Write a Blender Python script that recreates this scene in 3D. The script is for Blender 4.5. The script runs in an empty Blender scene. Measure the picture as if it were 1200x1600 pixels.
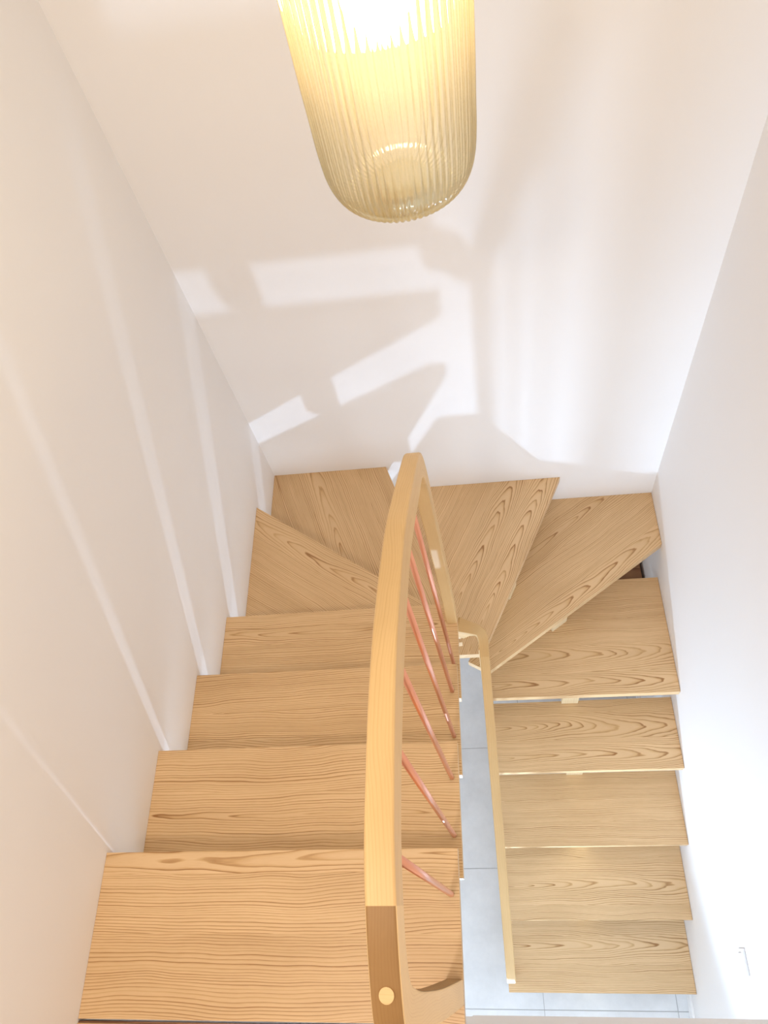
import bpy, bmesh, math, random
from mathutils import Matrix, Vector
random.seed(4)
S = bpy.context.scene
COL = S.collection

# ------------------------------------------------------------------ camera
cam_d = bpy.data.cameras.new('camera')
cam = bpy.data.objects.new('camera', cam_d); COL.objects.link(cam)
rx, ry, rz = 0.5283, 0.1449, 0.0027
R3 = Matrix.Rotation(rz, 3, 'Z') @ Matrix.Rotation(ry, 3, 'Y') @ Matrix.Rotation(rx, 3, 'X')
cam.matrix_world = Matrix.Translation((-0.015, 0.1652, 1.745)) @ R3.to_4x4()
cam_d.sensor_fit = 'AUTO'; cam_d.sensor_width = 36.0
cam_d.lens = 1171.03 * 36.0 / 1600.0
cam_d.clip_start = 0.02
S.camera = cam

# ------------------------------------------------------------------ world, lights, exposure
world = bpy.data.worlds.new('world'); S.world = world
world.use_nodes = True
bgn = world.node_tree.nodes['Background']
bgn.inputs[0].default_value = (0.92, 0.96, 1.0, 1); bgn.inputs[1].default_value = 1.0

def add_light(name, kind, loc, energy, color, size=0.1, size_y=None, rot=(0, 0, 0)):
    l = bpy.data.lights.new(name, kind); l.energy = energy; l.color = color
    if kind == 'AREA':
        l.size = size
        if size_y: l.shape = 'RECTANGLE'; l.size_y = size_y
        else: l.shape = 'DISK'
    else:
        l.shadow_soft_size = size
    o = bpy.data.objects.new(name, l); o.location = loc; o.rotation_euler = rot
    COL.objects.link(o); return o

WARM = (1.0, 0.85, 0.70); COOL = (0.70, 0.84, 1.0)
# bright low lamp of the lower hall (throws the tread shadows up the walls)
lamp = add_light('lower_hall_lamp', 'SPOT', (-0.145, -0.35, -2.12), 102, (0.55, 0.75, 1.0), 0.03)
lamp.data.spot_size = math.radians(128); lamp.data.spot_blend = 0.5
lamp.rotation_euler = Vector((-0.02, 0.62, 0.78)).to_track_quat('-Z', 'Y').to_euler()
# unseen daylight fill added before the closed front of the lower hall
add_light('hall_daylight_fill', 'AREA', (0.3, -2.9, -1.35), 47, COOL, 1.6, 1.9, (math.radians(90), 0, 0))
# ceiling lamp over the upper landing
add_light('landing_ceiling_lamp', 'AREA', (-0.45, -0.42, 2.5), 11, WARM, 0.16)
# broad soft fill added under the upper ceiling, not a fitting
add_light('upper_room_fill', 'AREA', (-0.1, -0.6, 2.55), 14, (1.0, 0.90, 0.80), 1.7, 1.6)

S.view_settings.view_transform = 'Standard'
S.view_settings.look = 'None'
S.view_settings.exposure = 0.2
S.view_settings.gamma = 1.0
S.view_settings.use_curve_mapping = False
S.cycles.max_bounces = 14
S.cycles.diffuse_bounces = 8
S.cycles.transmission_bounces = 12
S.cycles.transparent_max_bounces = 16
S.cycles.caustics_reflective = False
S.cycles.caustics_refractive = False
S.cycles.sample_clamp_indirect = 6.0

# ------------------------------------------------------------------ node helpers
def new_mat(name):
    m = bpy.data.materials.new(name); m.use_nodes = True
    nt = m.node_tree; nt.nodes.clear()
    out = nt.nodes.new('ShaderNodeOutputMaterial')
    return m, nt, out
def nd(nt, kind, **kw):
    n = nt.nodes.new(kind)
    for k, v in kw.items(): setattr(n, k, v)
    return n
def put(nt, sock, v):
    if isinstance(v, bpy.types.NodeSocket): nt.links.new(v, sock)
    else: sock.default_value = v
def mth(nt, op, a, b=None, c=None):
    n = nd(nt, 'ShaderNodeMath', operation=op)
    put(nt, n.inputs[0], a)
    if b is not None: put(nt, n.inputs[1], b)
    if c is not None: put(nt, n.inputs[2], c)
    return n.outputs[0]
def noise(nt, vec, scale, detail=2.0, rough=0.5):
    n = nd(nt, 'ShaderNodeTexNoise'); put(nt, n.inputs['Vector'], vec)
    n.inputs['Scale'].default_value = scale; n.inputs['Detail'].default_value = detail
    n.inputs['Roughness'].default_value = rough
    return n.outputs['Fac']
def comb(nt, x, y, z):
    n = nd(nt, 'ShaderNodeCombineXYZ')
    put(nt, n.inputs[0], x); put(nt, n.inputs[1], y); put(nt, n.inputs[2], z)
    return n.outputs[0]
def ramp(nt, fac, stops, interp='LINEAR'):
    n = nd(nt, 'ShaderNodeValToRGB'); n.color_ramp.interpolation = interp
    el = n.color_ramp.elements
    while len(el) > 1: el.remove(el[-1])
    for i, (p, c) in enumerate(stops):
        c = c if len(c) == 4 else (*c, 1)
        if i == 0: el[0].position = p; el[0].color = c
        else: el.new(p).color = c
    put(nt, n.inputs[0], fac)
    return n.outputs[0]
def mixc(nt, fac, a, b, mode='MIX'):
    n = nd(nt, 'ShaderNodeMix', data_type='RGBA', blend_type=mode)
    put(nt, n.inputs[0], fac); put(nt, n.inputs[6], a); put(nt, n.inputs[7], b)
    return n.outputs[2]
def principled(nt, out, color, rough=0.5, metallic=0.0, normal=None, spec=None, coat=None):
    p = nd(nt, 'ShaderNodeBsdfPrincipled')
    put(nt, p.inputs['Base Color'], color); put(nt, p.inputs['Roughness'], rough)
    p.inputs['Metallic'].default_value = metallic
    if spec is not None: p.inputs['Specular IOR Level'].default_value = spec
    if coat: p.inputs['Coat Weight'].default_value = coat; p.inputs['Coat Roughness'].default_value = 0.25
    if normal is not None: nt.links.new(normal, p.inputs['Normal'])
    nt.links.new(p.outputs[0], out.inputs[0]); return p
def bump(nt, h, strength, dist=0.001):
    b = nd(nt, 'ShaderNodeBump'); b.inputs['Strength'].default_value = strength
    b.inputs['Distance'].default_value = dist; put(nt, b.inputs['Height'], h)
    return b.outputs[0]

# Ash wood. UV 'grain' is in metres (u along the fibres, v across them); the UV layers
# 'board_a' / 'board_b' hold, per board: pith line, depth of the cut / slope of the cut, tone.
def wood(name, light, mid, dark, spacing=0.008, contrast=1.0, rough=0.38):
    m, nt, out = new_mat(name)
    uv = nd(nt, 'ShaderNodeUVMap', uv_map='grain').outputs[0]
    sep = nd(nt, 'ShaderNodeSeparateXYZ'); nt.links.new(uv, sep.inputs[0])
    u, v = sep.outputs[0], sep.outputs[1]
    ua = nd(nt, 'ShaderNodeUVMap', uv_map='board_a').outputs[0]
    ub = nd(nt, 'ShaderNodeUVMap', uv_map='board_b').outputs[0]
    sa = nd(nt, 'ShaderNodeSeparateXYZ'); nt.links.new(ua, sa.inputs[0])
    sb = nd(nt, 'ShaderNodeSeparateXYZ'); nt.links.new(ub, sb.inputs[0])
    pith, cut, slope, tone = sa.outputs[0], sa.outputs[1], sb.outputs[0], sb.outputs[1]
    seed = mth(nt, 'MULTIPLY', mth(nt, 'ADD', mth(nt, 'ADD', pith, cut), mth(nt, 'MULTIPLY', tone, 3.1)), 37.0)
    # slow meander of the fibres and of the cutting depth
    n1 = mth(nt, 'SUBTRACT', noise(nt, comb(nt, mth(nt, 'MULTIPLY', u, 2.6), mth(nt, 'MULTIPLY', v, 3.5), seed), 1.0, 2.0), 0.5)
    n2 = mth(nt, 'SUBTRACT', noise(nt, comb(nt, mth(nt, 'MULTIPLY', u, 3.0), mth(nt, 'MULTIPLY', v, 11.0), mth(nt, 'ADD', seed, 11.0)), 1.0, 1.5, 0.5), 0.5)
    n3 = mth(nt, 'SUBTRACT', noise(nt, comb(nt, mth(nt, 'MULTIPLY', u, 14.0), mth(nt, 'MULTIPLY', v, 75.0), seed), 1.0, 1.0), 0.5)
    q = mth(nt, 'ADD', mth(nt, 'SUBTRACT', v, mth(nt, 'SUBTRACT', pith, 0.5)), mth(nt, 'MULTIPLY', n1, 0.05))
    w = mth(nt, 'ADD', mth(nt, 'SUBTRACT', cut, 0.25),
            mth(nt, 'ADD', mth(nt, 'MULTIPLY', u, mth(nt, 'SUBTRACT', slope, 0.5)), mth(nt, 'MULTIPLY', n2, 0.020)))
    r = mth(nt, 'SQRT', mth(nt, 'ADD', mth(nt, 'MULTIPLY', q, q), mth(nt, 'MULTIPLY', w, w)))
    r = mth(nt, 'ADD', r, mth(nt, 'MULTIPLY', n3, 0.0030))
    warp = noise(nt, comb(nt, mth(nt, 'MULTIPLY', r, 30.0), seed, 0.0), 1.0, 1.0)
    ph = mth(nt, 'ADD', mth(nt, 'DIVIDE', r, spacing), mth(nt, 'MULTIPLY', warp, 3.0))
    fr = mth(nt, 'FRACT', ph)
    ring = ramp(nt, fr, [(0.0, (0, 0, 0)), (0.50, (0.06,) * 3), (0.74, (0.40,) * 3), (0.87, (1, 1, 1)), (0.94, (0.85,) * 3), (1.0, (0, 0, 0))])
    depth = noise(nt, comb(nt, mth(nt, 'FLOOR', ph), seed, mth(nt, 'MULTIPLY', u, 1.2)), 1.7, 1.0)
    ring = mth(nt, 'MULTIPLY', ring, mth(nt, 'MULTIPLY', mth(nt, 'SUBTRACT', depth, 0.08), 1.7 * contrast))
    pores = noise(nt, comb(nt, mth(nt, 'MULTIPLY', u, 38.0), mth(nt, 'MULTIPLY', v, 650.0), seed), 1.0, 1.0, 0.6)
    ring2 = mth(nt, 'ADD', ring, mth(nt, 'MULTIPLY', mth(nt, 'SUBTRACT', pores, 0.5), 0.35))
    col = ramp(nt, ring2, [(0.0, light), (0.45, mid), (1.0, dark)])
    blotch = noise(nt, comb(nt, mth(nt, 'MULTIPLY', u, 3.0), mth(nt, 'MULTIPLY', v, 14.0), seed), 1.0, 2.0)
    tn = mth(nt, 'ADD', mth(nt, 'MULTIPLY', mth(nt, 'SUBTRACT', tone, 0.5), 0.9), mth(nt, 'MULTIPLY', mth(nt, 'SUBTRACT', blotch, 0.5), 0.5))
    br = mth(nt, 'ADD', 1.0, mth(nt, 'MULTIPLY', tn, 0.5))
    col = mixc(nt, 1.0, col, comb(nt, br, mth(nt, 'POWER', br, 1.25), mth(nt, 'POWER', br, 1.6)), 'MULTIPLY')
    principled(nt, out, col, rough, normal=bump(nt, ring2, 0.12, 0.0006), spec=0.4)
    return m

def plaster(name, color, scale=1.0):
    m, nt, out = new_mat(name)
    g = nd(nt, 'ShaderNodeNewGeometry').outputs['Position']
    f = noise(nt, g, 260.0 * scale, 3.0, 0.6)
    big = noise(nt, g, 1.3, 2.0)
    c = mixc(nt, big, color, tuple(x * 0.975 for x in color[:3]) + (1,))
    principled(nt, out, c, 0.72, normal=bump(nt, f, 0.05, 0.001), spec=0.3)
    return m

M = {}
M['wall'] = plaster('white_wall_paint', (0.875, 0.857, 0.845, 1))
M['ceiling'] = plaster('ceiling_paint', (0.87, 0.86, 0.84, 1))
M['white'] = plaster('white_trim_paint', (0.88, 0.87, 0.86, 1), 0.5)
M['tread'] = wood('ash_tread', (0.71, 0.495, 0.275), (0.60, 0.38, 0.18), (0.33, 0.16, 0.055), 0.0060, 1.15)
M['rail'] = wood('ash_rail', (0.73, 0.50, 0.235), (0.665, 0.435, 0.19), (0.56, 0.335, 0.14), 0.0038, 0.5, 0.52)
M['dark_wood'] = wood('brown_wood', (0.30, 0.15, 0.07), (0.20, 0.09, 0.04), (0.10, 0.04, 0.02), 0.012)
M['pale_wood'] = wood('pale_spine_wood', (0.80, 0.66, 0.42), (0.74, 0.58, 0.36), (0.62, 0.46, 0.26), 0.01, 0.5)

def m_tile():
    m, nt, out = new_mat('grey_stone_tile')
    tc = nd(nt, 'ShaderNodeNewGeometry').outputs['Position']
    a = noise(nt, tc, 7.0, 6.0, 0.65); b = noise(nt, tc, 60.0, 3.0, 0.7)
    c = ramp(nt, a, [(0.3, (0.70, 0.71, 0.72)), (0.55, (0.78, 0.79, 0.80)), (0.75, (0.84, 0.85, 0.86))])
    c = mixc(nt, mth(nt, 'MULTIPLY', b, 0.25), c, (0.68, 0.69, 0.70, 1))
    principled(nt, out, c, 0.38, normal=bump(nt, b, 0.05))
    return m
M['tile'] = m_tile()
def simple(name, color, rough, metallic=0.0):
    m, nt, out = new_mat(name)
    g = nd(nt, 'ShaderNodeTexCoord').outputs['Object']
    n = noise(nt, g, 12.0, 1.0)
    c = mixc(nt, n, color, tuple(x * 0.9 for x in color[:3]) + (1,))
    principled(nt, out, c, mth(nt, 'ADD', rough - 0.04, mth(nt, 'MULTIPLY', n, 0.08)), metallic)
    return m
M['grout'] = simple('light_grout', (0.55, 0.55, 0.55, 1), 0.8)
_m, _nt, _out = new_mat('brushed_copper')
_f = noise(_nt, nd(_nt, 'ShaderNodeTexCoord').outputs['Object'], 3.0, 1.0)
principled(_nt, _out, mixc(_nt, _f, (0.88, 0.46, 0.33, 1), (0.84, 0.41, 0.28, 1)), 0.30, 1.0)
M['copper'] = _m
M['plastic'] = simple('white_plastic', (0.84, 0.83, 0.83, 1), 0.35)
M['brass'] = simple('satin_brass', (0.80, 0.60, 0.28, 1), 0.3, 1.0)
M['cord'] = simple('cord_fabric', (0.05, 0.045, 0.04, 1), 0.8)

def m_glass():
    m, nt, out = new_mat('amber_ribbed_glass')
    lw = nd(nt, 'ShaderNodeLayerWeight'); lw.inputs['Blend'].default_value = 0.35
    tint = ramp(nt, lw.outputs['Facing'], [(0.0, (1.0, 0.99, 0.94)), (0.55, (1.0, 0.94, 0.74)), (0.82, (1.0, 0.90, 0.60)), (1.0, (0.74, 0.49, 0.15))])
    tr = nd(nt, 'ShaderNodeBsdfTransparent'); put(nt, tr.inputs[0], tint)
    rf = nd(nt, 'ShaderNodeBsdfGlass'); rf.inputs['IOR'].default_value = 1.45; rf.inputs['Roughness'].default_value = 0.02
    put(nt, rf.inputs['Color'], mixc(nt, 0.5, tint, (1, 1, 1, 1)))
    gl = nd(nt, 'ShaderNodeBsdfGlossy'); gl.inputs['Roughness'].default_value = 0.08
    ts = nd(nt, 'ShaderNodeBsdfTranslucent'); ts.inputs[0].default_value = (1.0, 0.78, 0.40, 1)
    m3 = nd(nt, 'ShaderNodeMixShader'); m3.inputs[0].default_value = 0.028
    mx = nd(nt, 'ShaderNodeMixShader'); mx.inputs[0].default_value = 0.22
    nt.links.new(tr.outputs[0], mx.inputs[1]); nt.links.new(rf.outputs[0], mx.inputs[2])
    fr = nd(nt, 'ShaderNodeFresnel'); fr.inputs[0].default_value = 1.45
    m2 = nd(nt, 'ShaderNodeMixShader'); put(nt, m2.inputs[0], mth(nt, 'MULTIPLY', fr.outputs[0], 0.6))
    nt.links.new(mx.outputs[0], m3.inputs[1]); nt.links.new(ts.outputs[0], m3.inputs[2])
    nt.links.new(m3.outputs[0], m2.inputs[1]); nt.links.new(gl.outputs[0], m2.inputs[2])
    nt.links.new(m2.outputs[0], out.inputs[0])
    return m
M['glass'] = m_glass()
def m_emit(name, color, strength):
    m, nt, out = new_mat(name)
    e = nd(nt, 'ShaderNodeEmission'); e.inputs[0].default_value = color; e.inputs[1].default_value = strength
    nt.links.new(e.outputs[0], out.inputs[0]); return m
M['bulb'] = m_emit('lit_bulb', (1.0, 0.86, 0.66, 1), 108.0)

# ------------------------------------------------------------------ mesh helpers
def link(name, me, mat, parent=None):
    o = bpy.data.objects.new(name, me); COL.objects.link(o)
    if mat is not None: me.materials.append(mat)
    if parent is not None: o.parent = parent
    return o
def tag(o, label=None, cat=None, group=None, kind=None):
    if label: o['label'] = label
    if cat: o['category'] = cat
    if group: o['group'] = group
    if kind: o['kind'] = kind
    return o
def empty(name, loc=(0, 0, 0)):
    o = bpy.data.objects.new(name, None); COL.objects.link(o); o.location = loc
    o.empty_display_size = 0.1; return o
def box_mesh(name, x0, x1, y0, y1, z0, z1):
    me = bpy.data.meshes.new(name)
    v = [(x, y, z) for z in (z0, z1) for y in (y0, y1) for x in (x0, x1)]
    f = [(0, 2, 3, 1), (4, 5, 7, 6), (0, 1, 5, 4), (2, 6, 7, 3), (0, 4, 6, 2), (1, 3, 7, 5)]
    me.from_pydata(v, [], f); return me
def box(name, x0, x1, y0, y1, z0, z1, mat, parent=None, bevel=0.0):
    o = link(name, box_mesh(name, x0, x1, y0, y1, z0, z1), mat, parent)
    if bevel: add_bevel(o, bevel)
    return o
def add_bevel(o, w, seg=2):
    b = o.modifiers.new('bevel', 'BEVEL'); b.width = w; b.segments = seg; b.limit_method = 'ANGLE'
    b.angle_limit = math.radians(35)
def smooth(me):
    me.polygons.foreach_set('use_smooth', [True] * len(me.polygons))
class Board:
    def __init__(self, me):
        me.uv_layers.new(name='board_a'); me.uv_layers.new(name='board_b'); self.me = me
    def set(self, li, c):
        self.me.uv_layers['board_a'].data[li].uv = (c[0], c[1])
        self.me.uv_layers['board_b'].data[li].uv = (c[2], c[3])
def set_wood(me, fn, boardfn):
    """fn(co, normal)->(u,v); boardfn(polygon)->(r,g,b,a)"""
    me.uv_layers.new(name='grain')
    at = Board(me); uvl = me.uv_layers['grain']
    for p in me.polygons:
        bc = boardfn(p)
        for li in p.loop_indices:
            co = me.vertices[me.loops[li].vertex_index].co
            uvl.data[li].uv = fn(co, p.normal)
            at.set(li, bc)

def clip(poly, d, lo, hi, o):
    """part of the 2-D polygon with lo <= (p-o).d <= hi"""
    def cut(pts, s, lim):
        res = []
        for i in range(len(pts)):
            a, b = pts[i], pts[(i + 1) % len(pts)]
            da = s * (((a[0] - o[0]) * d[0] + (a[1] - o[1]) * d[1]) - lim)
            db = s * (((b[0] - o[0]) * d[0] + (b[1] - o[1]) * d[1]) - lim)
            if da >= 0: res.append(a)
            if (da >= 0) != (db >= 0):
                t = da / (da - db); res.append((a[0] + t * (b[0] - a[0]), a[1] + t * (b[1] - a[1])))
        return res
    return cut(cut(poly, 1, lo), -1, hi)

# ------------------------------------------------------------------ the setting
H = 0.19
XL, XR, YB, ZF, ZC = -0.905, 0.773, 1.981, -2.47, 2.6
YF = -3.2
def wall(name, *a): return tag(box(name, *a, M['wall']), kind='structure')
wall('wall_left', XL - 0.15, XL, YF, YB + 0.15, ZF - 0.1, ZC)
wall('wall_right', XR, XR + 0.15, YF, YB + 0.15, ZF - 0.1, ZC)
wall('wall_back', XL, XR, YB, YB + 0.15, ZF - 0.1, ZC)
wall('wall_front', XL, XR, YF - 0.15, YF, ZF - 0.1, ZC)
tag(box('ceiling', XL - 0.15, XR + 0.15, YF - 0.15, YB + 0.15, ZC, ZC + 0.1, M['ceiling']), kind='structure')
# upper landing slab: white painted edge, wooden floor on the stair side
tag(box('trim_1', XL, XR, YF, 0.036, -0.27, -0.022, M['white']), kind='structure')
tag(box('trim_2', -0.1095, XR, YF, 0.0365, -0.30, 0.0, M['white']), kind='structure')
# lower floor with its tiles
fl = tag(box('floor', XL, XR, YF, YB, ZF - 0.1, ZF - 0.002, M['grout']), kind='structure')
tw, gap = 0.595, 0.0035
xs = [0.12 + tw * k for k in range(-2, 3)]; ys = [-0.076 + tw * k for k in range(-6, 5)]
cache = {}
for i in range(len(xs) - 1):
    for j in range(len(ys) - 1):
        x0, x1 = max(xs[i], XL) + gap / 2, min(xs[i + 1], XR) - gap / 2
        y0, y1 = max(ys[j], YF) + gap / 2, min(ys[j + 1], YB) - gap / 2
        if x1 - x0 < 0.02 or y1 - y0 < 0.02: continue
        o = box('tile', x0, x1, y0, y1, ZF - 0.01, ZF, M['tile'], fl)
tag(box('baseboard_right', XR - 0.012, XR, YF, YB, ZF, ZF + 0.07, M['white'], bevel=0.002), kind='structure')
tag(box('baseboard_left', XL, XL + 0.012, YF, YB, ZF, ZF + 0.07, M['white'], bevel=0.002), kind='structure')
tag(box('baseboard_back', XL + 0.012, XR - 0.012, YB - 0.012, YB, ZF, ZF + 0.07, M['white'], bevel=0.002), kind='structure')
# wooden floor of the upper landing: boards as parts
lf = tag(box('floor_upper', XL, -0.110, YF, 0.036, -0.022, -0.004, M['dark_wood']), kind='structure')
set_wood(lf.data, lambda c, n: (c.x, c.y), lambda p: (0.5, 0.3, 0.5, 0.5))
y = 0.034
k = 0
while y > -1.2:
    b = box('floor_board', XL, -0.110, y - 0.12, y - 0.0015, -0.018, 0.0, M['tread'], lf)
    sd = (0.5 + random.uniform(-.1, .1), random.uniform(.3, .4), 0.5 + random.uniform(-.05, .05), 0.35)
    set_wood(b.data, lambda c, n: (c.x, c.y), lambda p, sd=sd: sd)
    y -= 0.12; k += 1

# ------------------------------------------------------------------ the staircase
TT = 0.04   # tread thickness
XI = -0.112; XT = 0.7715; XA = -0.035
xl = XL + 0.0005
# outlines (counter-clockwise) and front-edge direction, from measured corners
treads = []
for k in range(4):
    yf = 0.352 + 0.267 * k
    treads.append(([(xl, yf - 0.312), (XI, yf - 0.312), (XI, yf), (xl, yf)], (1, 0), k))
treads[3] = ([(xl, 0.84), (XI, 0.84), (XI, 1.159), (xl, 1.153)], (1, 0.005), 3)
yb = YB - 0.0005
treads.append(([(xl, 1.12), (XI, 1.12), (XI, 1.163), (xl, 1.705)], (0.517, -0.352), 4))
treads.append(([(xl, 1.665), (-0.152, 1.158), (-0.114, 1.163), (-0.405, yb), (xl, yb)], (0.335, -0.942), 5))
treads.append(([(-0.150, 1.180), (-0.041, 1.180), (0.350, yb), (-0.435, yb)], (0.331, 0.676), 6))
treads.append(([(-0.106, 1.215), (-0.023, 1.167), (XT, 1.714), (XT, yb), (0.268, yb)], (0.772, 0.539), 7))
treads.append(([(XA, 1.110), (XT, 1.108), (XT, 1.64), (0.52, 1.64), (XA, 1.24)], (1, 0), 8))
for k in range(4):
    yf = 0.834 - 0.2785 * k
    treads.append(([(XA, yf), (XT, yf), (XT, yf + 0.306), (XA, yf + 0.306)], (1, 0), 9 + k))

# per tread: board boundaries across the grain, (pith, cut, slope, tone) for each
def rift(t=0.5, a=0.0): return (0.5 + random.choice((-.16, .48)) + random.uniform(-.05, .05), 0.25 + random.uniform(.0, .04), 0.5 + random.uniform(-.02, .02) + a, t)
stair = empty('staircase', (0, 0, ZF))
tag(stair, 'open-riser winding staircase of pale oiled ash treads turning between white walls', 'staircase')
def cath(p, c, s, t): return (0.5 + p, 0.25 + c, 0.5 + s, t)
boards = {
 0: [(.045, cath(.015, .004, -.030, .62)), (.16, rift(.50)), (.4, rift(.46))],
 1: [(.11, rift(.60)), (.22, cath(.17, .01, .03, .62)), (.4, rift(.50))],
 2: [(.12, rift(.42)), (.20, rift(.48)), (.4, rift(.52))],
 3: [(.05, cath(.10, .02, .05, .52)), (.11, cath(.07, .015, .04, .45)), (.4, rift(.45))],
 4: [(.10, cath(.05, .012, .06, .52)), (.24, rift(.46)), (.6, rift(.40))],
 5: [(.12, rift(.38)), (.24, rift(.46)), (.36, cath(.30, .004, .05, .44)), (.8, rift(.36))],
 6: [(.115, cath(.055, -.004, .07, .62)), (.25, cath(.18, .010, -.08, .56)), (.37, rift(.50)), (.8, rift(.55))],
 7: [(.075, cath(.04, .006, -.06, .60)), (.25, rift(.52)), (.38, cath(.32, .01, -.05, .45)), (.9, rift(.45))],
 8: [(.10, cath(.055, .006, .06, .56)), (.22, cath(.18, .02, .07, .54)), (.34, rift(.50)), (.8, rift(.46))],
 9: [(.135, cath(.07, .000, .055, .60)), (.25, cath(.19, .004, .09, .50)), (.6, rift(.46))],
 10: [(.10, rift(.46)), (.19, rift(.56)), (.6, rift(.50))],
 11: [(.06, rift(.55)), (.25, cath(.14, -.002, .060, .60)), (.6, rift(.52))],
 12: [(.11, rift(.55)), (.22, cath(.19, .002, .055, .66)), (.6, cath(.20, .01, .05, .62))],
}
for poly, gd, lev in treads:
    z1 = -lev * H; z0 = z1 - TT
    L = math.hypot(*gd); g = (gd[0] / L, gd[1] / L)
    # origin: a corner of the front edge; across direction points to the tread's back
    if lev <= 3: o, ac = (XI, poly[2][1]), (-g[1] * -1, -g[0])
    elif lev == 4: o, ac = (XI, 1.163), (g[1], -g[0])
    elif lev == 5: o, ac = (-0.114, 1.163), (g[1], -g[0])
    elif lev == 6: o, ac = (-0.041, 1.18), (-g[1], g[0])
    elif lev == 7: o, ac = (-0.023, 1.167), (-g[1], g[0])
    else: o, ac = poly[0], (-g[1], g[0])
    # make sure 'ac' points into the tread
    cx = sum(p[0] for p in poly) / len(poly) - o[0]; cy = sum(p[1] for p in poly) / len(poly) - o[1]
    if cx * ac[0] + cy * ac[1] < 0: ac = (-ac[0], -ac[1])
    bm = bmesh.new(); data = []
    lo = -0.02
    bl = boards[lev]
    for hi, par in bl:
        pp = clip(poly, ac, lo, hi, o)
        if len(pp) >= 3:
            top = [bm.verts.new((p[0], p[1], z1)) for p in pp]
            bot = [bm.verts.new((p[0], p[1], z0)) for p in pp]
            area = sum(pp[i][0] * pp[(i + 1) % len(pp)][1] - pp[(i + 1) % len(pp)][0] * pp[i][1] for i in range(len(pp)))
            if area < 0: top.reverse(); bot.reverse()
            fs = [bm.faces.new(top), bm.faces.new(bot[::-1])]
            n = len(top)
            for i in range(n):
                j = (i + 1) % n
                mid = ((top[i].co + top[j].co) / 2)
                t = (mid.x - o[0]) * ac[0] + (mid.y - o[1]) * ac[1]
                dd = top[j].co - top[i].co
                par_edge = abs(dd.x * ac[0] + dd.y * ac[1]) < 1e-4 * max(dd.length, 1e-6) + 1e-6
                if par_edge and (abs(t - lo) < 1e-5 or abs(t - hi) < 1e-5) and not (abs(t) < 1e-3):
                    continue          # glued joint inside the tread
                fs.append(bm.faces.new((bot[i], bot[j], top[j], top[i])))
            data += [par] * len(fs)
        lo = hi
    me = bpy.data.meshes.new('tread')
    bm.faces.ensure_lookup_table()
    bm.to_mesh(me); bm.free()
    def fn(c, nrm, o=o, g=g, ac=ac, z1=z1):
        dx, dy = c.x - o[0], c.y - o[1]
        return (dx * g[0] + dy * g[1], dx * ac[0] + dy * ac[1] + (0 if abs(nrm.z) > .5 else (c.z - z1)))
    set_wood(me, fn, lambda p, data=data: data[p.index])
    # weld glued joints so that the bevel only takes the outer arrises
    ob = link('tread', me, M['tread'], stair)
    ob.matrix_parent_inverse = Matrix.Translation((0, 0, -ZF))
    ob.location = (0, 0, 0)

# the stepped central spine: one riser block under every tread, joined by flat runs
def ori_box(name, cx, cy, z0, z1, ux, uy, a, b, mat, parent):
    """box centred (cx,cy), half extent a along u, b across"""
    me = bpy.data.meshes.new(name); L = math.hypot(ux, uy); ux, uy = ux / L, uy / L
    vs = []
    for z in (z0, z1):
        for s, t in ((-1, -1), (1, -1), (-1, 1), (1, 1)):
            vs.append((cx + ux * a * s - uy * b * t, cy + uy * a * s + ux * b * t, z))
    me.from_pydata(vs, [], [(0, 2, 3, 1), (4, 5, 7, 6), (0, 1, 5, 4), (2, 6, 7, 3), (0, 4, 6, 2), (1, 3, 7, 5)])
    set_wood(me, lambda c, n: (c.z, c.x + c.y), lambda p: (0.35, 0.4, 0.5, 0.62))
    o = link(name, me, mat, parent)
    o.matrix_parent_inverse = Matrix.Translation((0, 0, -ZF)); add_bevel(o, 0.0015, 1)
    return o
def spine(lev, cx, cy, ux, uy, a=0.037, dep=0.035, drop=H - TT):
    z1 = -lev * H - TT
    ori_box('spine_block', cx, cy, z1 - drop, z1, ux, uy, a, dep, M['pale_wood'], stair)
# right flight
for k, yf in ((8, 1.108), (9, .834), (10, .5555), (11, .277)):
    spine(k, 0.328, yf + 0.02 + 0.035, 1, 0)
spine(12, 0.328, -0.0015 + 0.06, 1, 0)
# winders: block under tread 8 sits 2 cm behind its front edge
spine(7, 0.287, 1.454, 0.772, 0.539, 0.042)
spine(6, 0.075, 1.535, 0.331, 0.676, 0.037)
spine(5, -0.30, 1.52, 0.335, -0.942, 0.037)
spine(4, -0.47, 1.36, 0.517, -0.352, 0.037)
for k in range(4):
    spine(k, -0.51, 0.352 + 0.267 * k - 0.055, 1, 0)

# ------------------------------------------------------------------ railing of the upper flight
OUT = [(.069, 0), (.070, .20), (.071, .43), (.075, .60), (.078, .70), (.082, .765), (.096, .792), (.115, .807), (.137, .820), (.171, .837), (.205, .849), (.24, .856), (.28, .857),
       (.319, .852), (.378, .842), (.461, .824), (.53, .803), (.581, .781), (.653, .747), (.725, .708), (.795, .661), (.898, .577), (1.017, .478),
       (1.09, .412), (1.135, .350), (1.158, .275), (1.166, .14), (1.168, -.03), (1.164, -.2), (1.156, -.40), (1.138, -.57)]
INN = [(.115, 0), (.114, .20), (.114, .41), (.118, .58), (.122, .66), (.128, .715), (.133, .737), (.138, .746), (.146, .758), (.175, .780), (.208, .791), (.24, .797), (.275, .799),
       (.310, .794), (.360, .784), (.440, .760), (.505, .735), (.555, .713), (.62, .682), (.685, .647), (.745, .612), (.840, .540), (.960, .438),
       (1.04, .374), (1.085, .325), (1.107, .262), (1.116, .14), (1.119, -.03), (1.117, -.2), (1.108, -.40), (1.086, -.57)]
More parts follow.
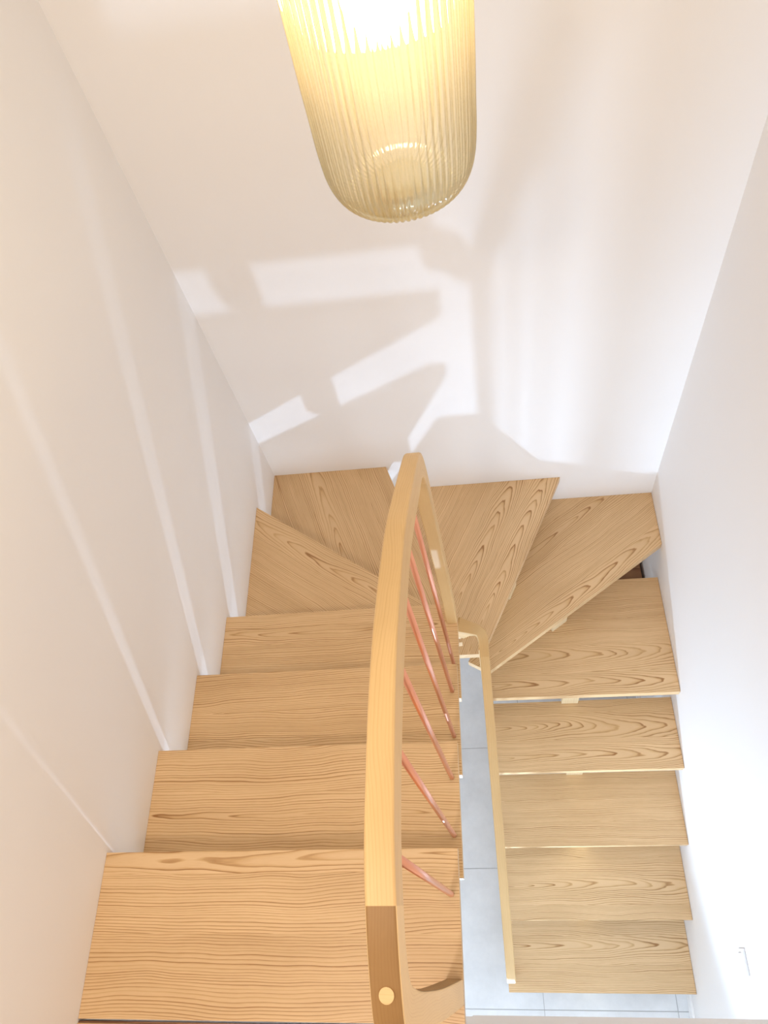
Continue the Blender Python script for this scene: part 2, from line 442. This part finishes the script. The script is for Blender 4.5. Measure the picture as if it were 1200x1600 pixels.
def face_x(y, z):
    zt = -.7 * (y - .2) if y > .2 else 0.0
    k = max(0.0, min(1.1, (z - zt) / .9))
    k = k * k * (3 - 2 * k) * .35 + k * .65 if k <= 1 else k
    return -.112 - .021 * k
def catmull(P, n):
    res = []
    for i in range(len(P) - 1):
        p0 = Vector(P[max(i - 1, 0)]); p1 = Vector(P[i]); p2 = Vector(P[i + 1]); p3 = Vector(P[min(i + 2, len(P) - 1)])
        for k in range(n):
            t = k / n
            res.append(0.5 * ((2 * p1) + (p2 - p0) * t + (2 * p0 - 5 * p1 + 4 * p2 - p3) * t * t + (3 * p1 - p0 - 3 * p2 + p3) * t ** 3))
    res.append(Vector(P[-1])); return res
NS = 4
OS, IS = catmull(OUT, NS), catmull(INN, NS)
RW = 0.035
def strip(name, i0, i1, par, parent, mat):
    """bent board between stations i0..i1 of the loop"""
    me = bpy.data.meshes.new(name); vs = []; uu = []; s = 0; prev = None
    for i in range(i0, i1 + 1):
        o, n = OS[i], IS[i]; c = (o + n) / 2
        if prev is not None: s += (c - prev).length
        prev = c
        for q in (o, n):
            x = face_x(q[0], q[1]); vs += [(x, q[0], q[1]), (x - RW, q[0], q[1])]
        wd = (o - n).length
        uu += [(s, wd / 2, 0), (s, wd / 2, 1), (s, -wd / 2, 0), (s, -wd / 2, 1)]
    fs = []
    for k in range(i1 - i0):
        a = 4 * k; b = a + 4
        fs += [(a, b, b + 1, a + 1), (a + 2, a + 3, b + 3, b + 2), (a, a + 2, b + 2, b), (a + 1, b + 1, b + 3, a + 3)]
    e = 4 * (i1 - i0)
    if i0 == 0: fs.append((0, 1, 3, 2))
    if i1 == len(OS) - 1: fs.append((e, e + 2, e + 3, e + 1))
    me.from_pydata(vs, [], fs)
    bm = bmesh.new(); bm.from_mesh(me); bmesh.ops.recalc_face_normals(bm, faces=bm.faces[:]); bm.to_mesh(me); bm.free()
    me.uv_layers.new(name='grain'); at = Board(me); uvl = me.uv_layers['grain']
    for p in me.polygons:
        side = len({me.loops[l].vertex_index % 2 for l in p.loop_indices}) == 1
        for l in p.loop_indices:
            vi = me.loops[l].vertex_index; u, w, x = uu[vi]
            uvl.data[l].uv = (u, w) if side else (u, 0.3 + x * RW)
            at.set(l, par if not side else (par[0], par[1], par[2], max(par[3], .52) if i0 else .85))  # side faces painted paler than the top, as if catching more light
    o = link(name, me, mat, parent); add_bevel(o, 0.004, 2)
    me.polygons.foreach_set('use_smooth', [True] * len(me.polygons))
    o.modifiers['bevel'].harden_normals = True
    return o
rail = empty('stair_railing', (-.13, .09, 0))
tag(rail, 'curved ash railing with copper balusters along inner side of the upper flight', 'railing')
def adopt(o, p):
    o.parent = p; o.matrix_parent_inverse = Matrix.Translation(-p.location); return o
i_a = 10 * NS; i_b = 25 * NS
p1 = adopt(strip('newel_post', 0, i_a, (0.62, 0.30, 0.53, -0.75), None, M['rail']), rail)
p1['label'] = 'darker brown curved end post nearest the landing'
adopt(strip('handrail', i_a, i_b, (0.50, 0.262, 0.47, 0.36), None, M['rail']), rail)
adopt(strip('newel_post', i_b, len(OS) - 1, (0.40, 0.30, 0.51, 0.25), None, M['rail']), rail)
# round dowel plug let into the top of the near end
def cyl_mesh(name, r, p, q, seg=20, r2=None):
    p, q = Vector(p), Vector(q); ax = (q - p).normalized()
    e = Vector((1, 0, 0)) if abs(ax.x) < .8 else Vector((0, 1, 0))
    a = ax.cross(e).normalized(); b = ax.cross(a); r2 = r if r2 is None else r2
    vs = []
    for c, rr in ((p, r), (q, r2)):
        for i in range(seg):
            t = 2 * math.pi * i / seg; vs.append(c + a * rr * math.cos(t) + b * rr * math.sin(t))
    fs = [(i, (i + 1) % seg, seg + (i + 1) % seg, seg + i) for i in range(seg)]
    fs += [tuple(range(seg))[::-1], tuple(range(seg, 2 * seg))]
    me = bpy.data.meshes.new(name); me.from_pydata([tuple(v) for v in vs], [], fs)
    bm = bmesh.new(); bm.from_mesh(me); bmesh.ops.recalc_face_normals(bm, faces=bm.faces[:]); bm.to_mesh(me); bm.free()
    return me
me = cyl_mesh('dowel_plug', .0082, (-.148, .126, .800), (-.148, .1225, .8155), 24)
set_wood(me, lambda c, n: (c.x, c.y), lambda p: (0.5, 0.34, 0.5, 0.35))
pl = link('dowel_plug', me, M['rail']); adopt(pl, rail)
pl['label'] = 'pale round dowel plug'
# copper balusters
def z_inner(y):
    for a, b in zip(IS[12:], IS[13:]):
        if a[0] <= y <= b[0] and b[0] > a[0]:
            return a[1] + (b[1] - a[1]) * (y - a[0]) / (b[0] - a[0])
    return .3
def baluster(x0, y, z0, x1, z1, parent):
    seg = 24; r = .0060
    me = cyl_mesh('baluster', r, (x0, y, z0), (x1, y, z1), seg)
    for p in me.polygons: p.use_smooth = len(p.vertices) == 4
    o = link('baluster', me, M['copper']); adopt(o, parent)
    return o
BAL = [(.264, 0), (.400, -H), (.532, -H), (.678, -2 * H), (.806, -2 * H), (.945, -3 * H)]

for y, z0 in BAL:
    zt = z_inner(y) + .006
    xt = face_x(y, zt) - RW / 2
    baluster(-.129, y, z0 + .0003, xt, zt, rail)

# ------------------------------------------------------------------ handrail of the lower flight
hr = empty('lower_handrail', (-.03, .05, -12 * H))
tag(hr, 'slim ash handrail descending beside the lower flight above the grey tiled gap', 'handrail')
pitch = 0.679
# centre line, top surface
pts = [(-.1125, 1.1130, -.638), (-.100, 1.1100, -.645), (-.083, 1.1075, -.654), (-.064, 1.1065, -.668), (-.048, 1.1060, -.685), (-.0375, 1.0990, -.704),
       (-.0330, 1.084, -.719), (-.0322, 1.062, -.732), (-.0320, 1.03, -.7446)]
PY = lambda y: -.765 - .679 * (1.0 - y)
for yy in (.968, .89, .819, .735, .65, .57, .49, .4126, .34, .2685, .195):
    pts.append((-.0318 + (1.03 - yy) * .0122, yy, PY(yy)))
pts += [(-.0208, .13, -1.357), (-.0206, .10, -1.381), (-.0205, .078, -1.404), (-.0205, .064, -1.44), (-.0205, .059, -1.50), (-.0205, .057, -1.85), (-.0205, .057, -12 * H)]
def sweep(name, P, w, hh, mat, par, caps=(True, True)):
    me = bpy.data.meshes.new(name); vs = []; uu = []; s = 0
    P = [Vector(p) for p in P]
    for i, p in enumerate(P):
        t = (P[min(i + 1, len(P) - 1)] - P[max(i - 1, 0)]).normalized()
        if i: s += (p - P[i - 1]).length
        flat = Vector((t.x, t.y, 0))
        side = Vector((1, 0, 0)) if flat.length < .2 or p.y < .2 else Vector((-t.y, t.x, 0)).normalized()
        if side.dot(Vector((1, .6, 0))) < 0: side = -side
        up = t.cross(side)
        if up.z < 0 or (abs(up.z) < .3 and up.y > 0): up = -up
        if p.y < .2 and up.y > 0 and t.z < -.8: up = -up
        up.normalize()
        for a, b in ((.5, 0), (-.5, 0), (-.5, -1), (.5, -1)):
            ww = w if not isinstance(w, tuple) else w[0] + (w[1] - w[0]) * min(1, i / (len(P) - 2))
            vs.append(p + side * ww * a + up * hh * b); uu.append((s, ww * a + .3 * (b != 0)))
    fs = []
    for k in range(len(P) - 1):
        a = 4 * k; b = a + 4
        for j in range(4): fs.append((a + j, a + (j + 1) % 4, b + (j + 1) % 4, b + j))
    if caps[0]: fs.append((0, 1, 2, 3))
    if caps[1]: fs.append(tuple(range(4 * len(P) - 4, 4 * len(P)))[::-1])
    me.from_pydata([tuple(v) for v in vs], [], fs)
    bm = bmesh.new(); bm.from_mesh(me); bmesh.ops.recalc_face_normals(bm, faces=bm.faces[:]); bm.to_mesh(me); bm.free()
    me.uv_layers.new(name='grain'); at = Board(me); uvl = me.uv_layers['grain']
    for p in me.polygons:
        for l in p.loop_indices:
            uvl.data[l].uv = uu[me.loops[l].vertex_index]; at.set(l, par)
    o = link(name, me, mat); add_bevel(o, .0035, 2)
    me.polygons.foreach_set('use_smooth', [True] * len(me.polygons)); o.modifiers['bevel'].harden_normals = True
    return o
n_j = 8; n_e = len(pts) - 4
a = adopt(sweep('rail_bend', pts[:n_j + 1], (.054, .033), .055, M['rail'], (.6, .29, .51, .1), (True, False)), hr)
a['label'] = 'short curved link from the upper end post'
adopt(sweep('rail', pts[n_j:n_e + 1], .0325, .055, M['rail'], (.45, .32, .49, .12), (False, False)), hr)
adopt(sweep('end_post', pts[n_e:], .0325, .050, M['rail'], (.45, .35, .5, .3), (False, True)), hr)
ep = box('end_post', -.052, -.022, 1.062, 1.096, -9 * H + .0003, -.765, M['rail'], None, .003)
set_wood(ep.data, lambda c, n: (c.z, c.x * (abs(n.y) > .5) + c.y * (abs(n.x) > .5) + .2), lambda p: (.45, .33, .5, .5)); adopt(ep, hr)
for k, yy in enumerate((.90, .64, .38, .17)):
    lev = 9 + k
    xx = -.0318 + (1.03 - yy) * .0122 + .003
    baluster(xx, yy, -lev * H + .0003, xx, PY(yy) - .045, hr)

# ------------------------------------------------------------------ brown chest under the winding treads
ch = empty('storage_chest', (.5, 1.8, ZF))
tag(ch, 'dark brown wooden chest glimpsed in the gap below the corner tread by the right wall', 'chest')
for nm, dims in (('body', (.30, .755, 1.62, 1.965, ZF, -1.79)), ('lid', (.29, .758, 1.60, 1.966, -1.79, -1.765))):
    o = box(nm, *dims, M['dark_wood'], None, .002); set_wood(o.data, lambda c, n: (c.x, c.y + c.z), lambda p: (.5, .27, .53, .5)); adopt(o, ch)

# ------------------------------------------------------------------ light switch
sw = empty('light_switch', (XR, .129, -1.393))
tag(sw, 'small white square wall switch with curved rocker low on the right wall', 'switch')
adopt(box('frame', XR - .009, XR, .129 - .041, .129 + .041, -1.393 - .041, -1.393 + .041, M['plastic'], None, .002), sw)
me = bpy.data.meshes.new('rocker'); vs = []; fs = []; n = 10
for i in range(n + 1):
    t = i / n; zz = -1.393 - .028 + .056 * t; d = .009 + .008 * math.sin(math.pi * t)
    for yy in (.129 - .028, .129 + .028): vs += [(XR - d, yy, zz), (XR - .006, yy, zz)]
for i in range(n):
    a = 4 * i; b = a + 4
    fs += [(a, b, b + 2, a + 2), (a, a + 1, b + 1, b), (a + 2, b + 2, b + 3, a + 3)]
me.from_pydata(vs, [], fs)
bm = bmesh.new(); bm.from_mesh(me); bmesh.ops.recalc_face_normals(bm, faces=bm.faces[:]); bm.to_mesh(me); bm.free()
adopt(link('rocker', me, M['plastic']), sw)

# ------------------------------------------------------------------ pendant lamp
LX, LY, LZ = -.086, 1.05, 1.095
pend = empty('pendant_lamp', (LX, LY, LZ))
tag(pend, 'lit pendant lamp with ribbed amber glass cylinder shade hanging over the stairwell', 'lamp')
prof = [(0.0, .0), (.035, .0005), (.058, .002), (.073, .0065), (.084, .015), (.0915, .027), (.0965, .043), (.099, .062), (.1005, .09), (.101, .12),
        (.102, .16), (.1025, .20), (.103, .25), (.1035, .29), (.102, .325), (.096, .350), (.084, .368), (.066, .380), (.045, .386), (.030, .388)]
NR = 64; SUB = 6; seg = NR * SUB
pr = []
for i in range(len(prof) - 1):
    p0 = Vector(prof[max(i - 1, 0)]); p1 = Vector(prof[i]); p2 = Vector(prof[i + 1]); p3 = Vector(prof[min(i + 2, len(prof) - 1)])
    for k in range(2):
        t = k / 2
        pr.append(0.5 * ((2 * p1) + (p2 - p0) * t + (2 * p0 - 5 * p1 + 4 * p2 - p3) * t * t + (3 * p1 - p0 - 3 * p2 + p3) * t ** 3))
pr.append(Vector(prof[-1]))
vs = []; fs = []; m_ = len(pr)
def ringv(r, z, amp):
    for i in range(seg):
        a = 2 * math.pi * i / seg
        rr = r * (1 + 0) + amp * (abs(math.cos(a * NR / 2)) - .6) * min(1, r / .06)
        vs.append((LX + rr * math.cos(a), LY + rr * math.sin(a), LZ + z))
for p in pr: ringv(max(p[0], .0004), p[1], .0036)
inner = [Vector((max(p[0] - .0035, .0003), p[1] + (.0035 if p[1] < .03 else 0.0015))) for p in pr]
for p in inner[::-1]: ringv(p[0], p[1], .0008)
tot = 2 * m_
for j in range(tot - 1):
    for i in range(seg):
        k = (i + 1) % seg
        fs.append((j * seg + i, j * seg + k, (j + 1) * seg + k, (j + 1) * seg + i))
for i in range(seg):
    k = (i + 1) % seg; fs.append(((tot - 1) * seg + i, (tot - 1) * seg + k, k, i)) if False else None
me = bpy.data.meshes.new('shade'); me.from_pydata(vs, [], fs)
bm = bmesh.new(); bm.from_mesh(me); bmesh.ops.recalc_face_normals(bm, faces=bm.faces[:]); bm.to_mesh(me); bm.free(); smooth(me)
adopt(link('shade', me, M['glass']), pend)
def lathe(name, P, mat, parent, seg=32):
    vs = []; fs = []
    for r, z in P:
        for i in range(seg):
            a = 2 * math.pi * i / seg; vs.append((LX + r * math.cos(a), LY + r * math.sin(a), LZ + z))
    for j in range(len(P) - 1):
        for i in range(seg):
            k = (i + 1) % seg; fs.append((j * seg + i, j * seg + k, (j + 1) * seg + k, (j + 1) * seg + i))
    fs += [tuple(range(seg))[::-1], tuple(range((len(P) - 1) * seg, len(P) * seg))]
    me = bpy.data.meshes.new(name); me.from_pydata(vs, [], fs); smooth(me)
    bm = bmesh.new(); bm.from_mesh(me); bmesh.ops.recalc_face_normals(bm, faces=bm.faces[:]); bm.to_mesh(me); bm.free()
    return adopt(link(name, me, mat), parent)
bc = .245
bulbP = [(.040 * math.sin(math.pi * t / 16), bc - .040 * math.cos(math.pi * t / 16)) for t in range(1, 13)] + [(.018, bc + .046), (.0135, bc + .062)]
bulb = lathe('bulb', bulbP, M['bulb'], pend)
lathe('bulb_socket', [(.0135, bc + .060), (.020, bc + .064), (.021, bc + .105), (.012, bc + .112)], M['brass'], pend)
lathe('cap', [(.046, .386), (.046, .394), (.020, .400), (.008, .412), (.004, .416)], M['brass'], pend)
lathe('cord', [(.003, .414), (.003, ZC - LZ - .03)], M['cord'], pend, 10)
lathe('ceiling_rose', [(.05, ZC - LZ), (.05, ZC - LZ - .012), (.044, ZC - LZ - .024), (.006, ZC - LZ - .03)], M['brass'], pend)
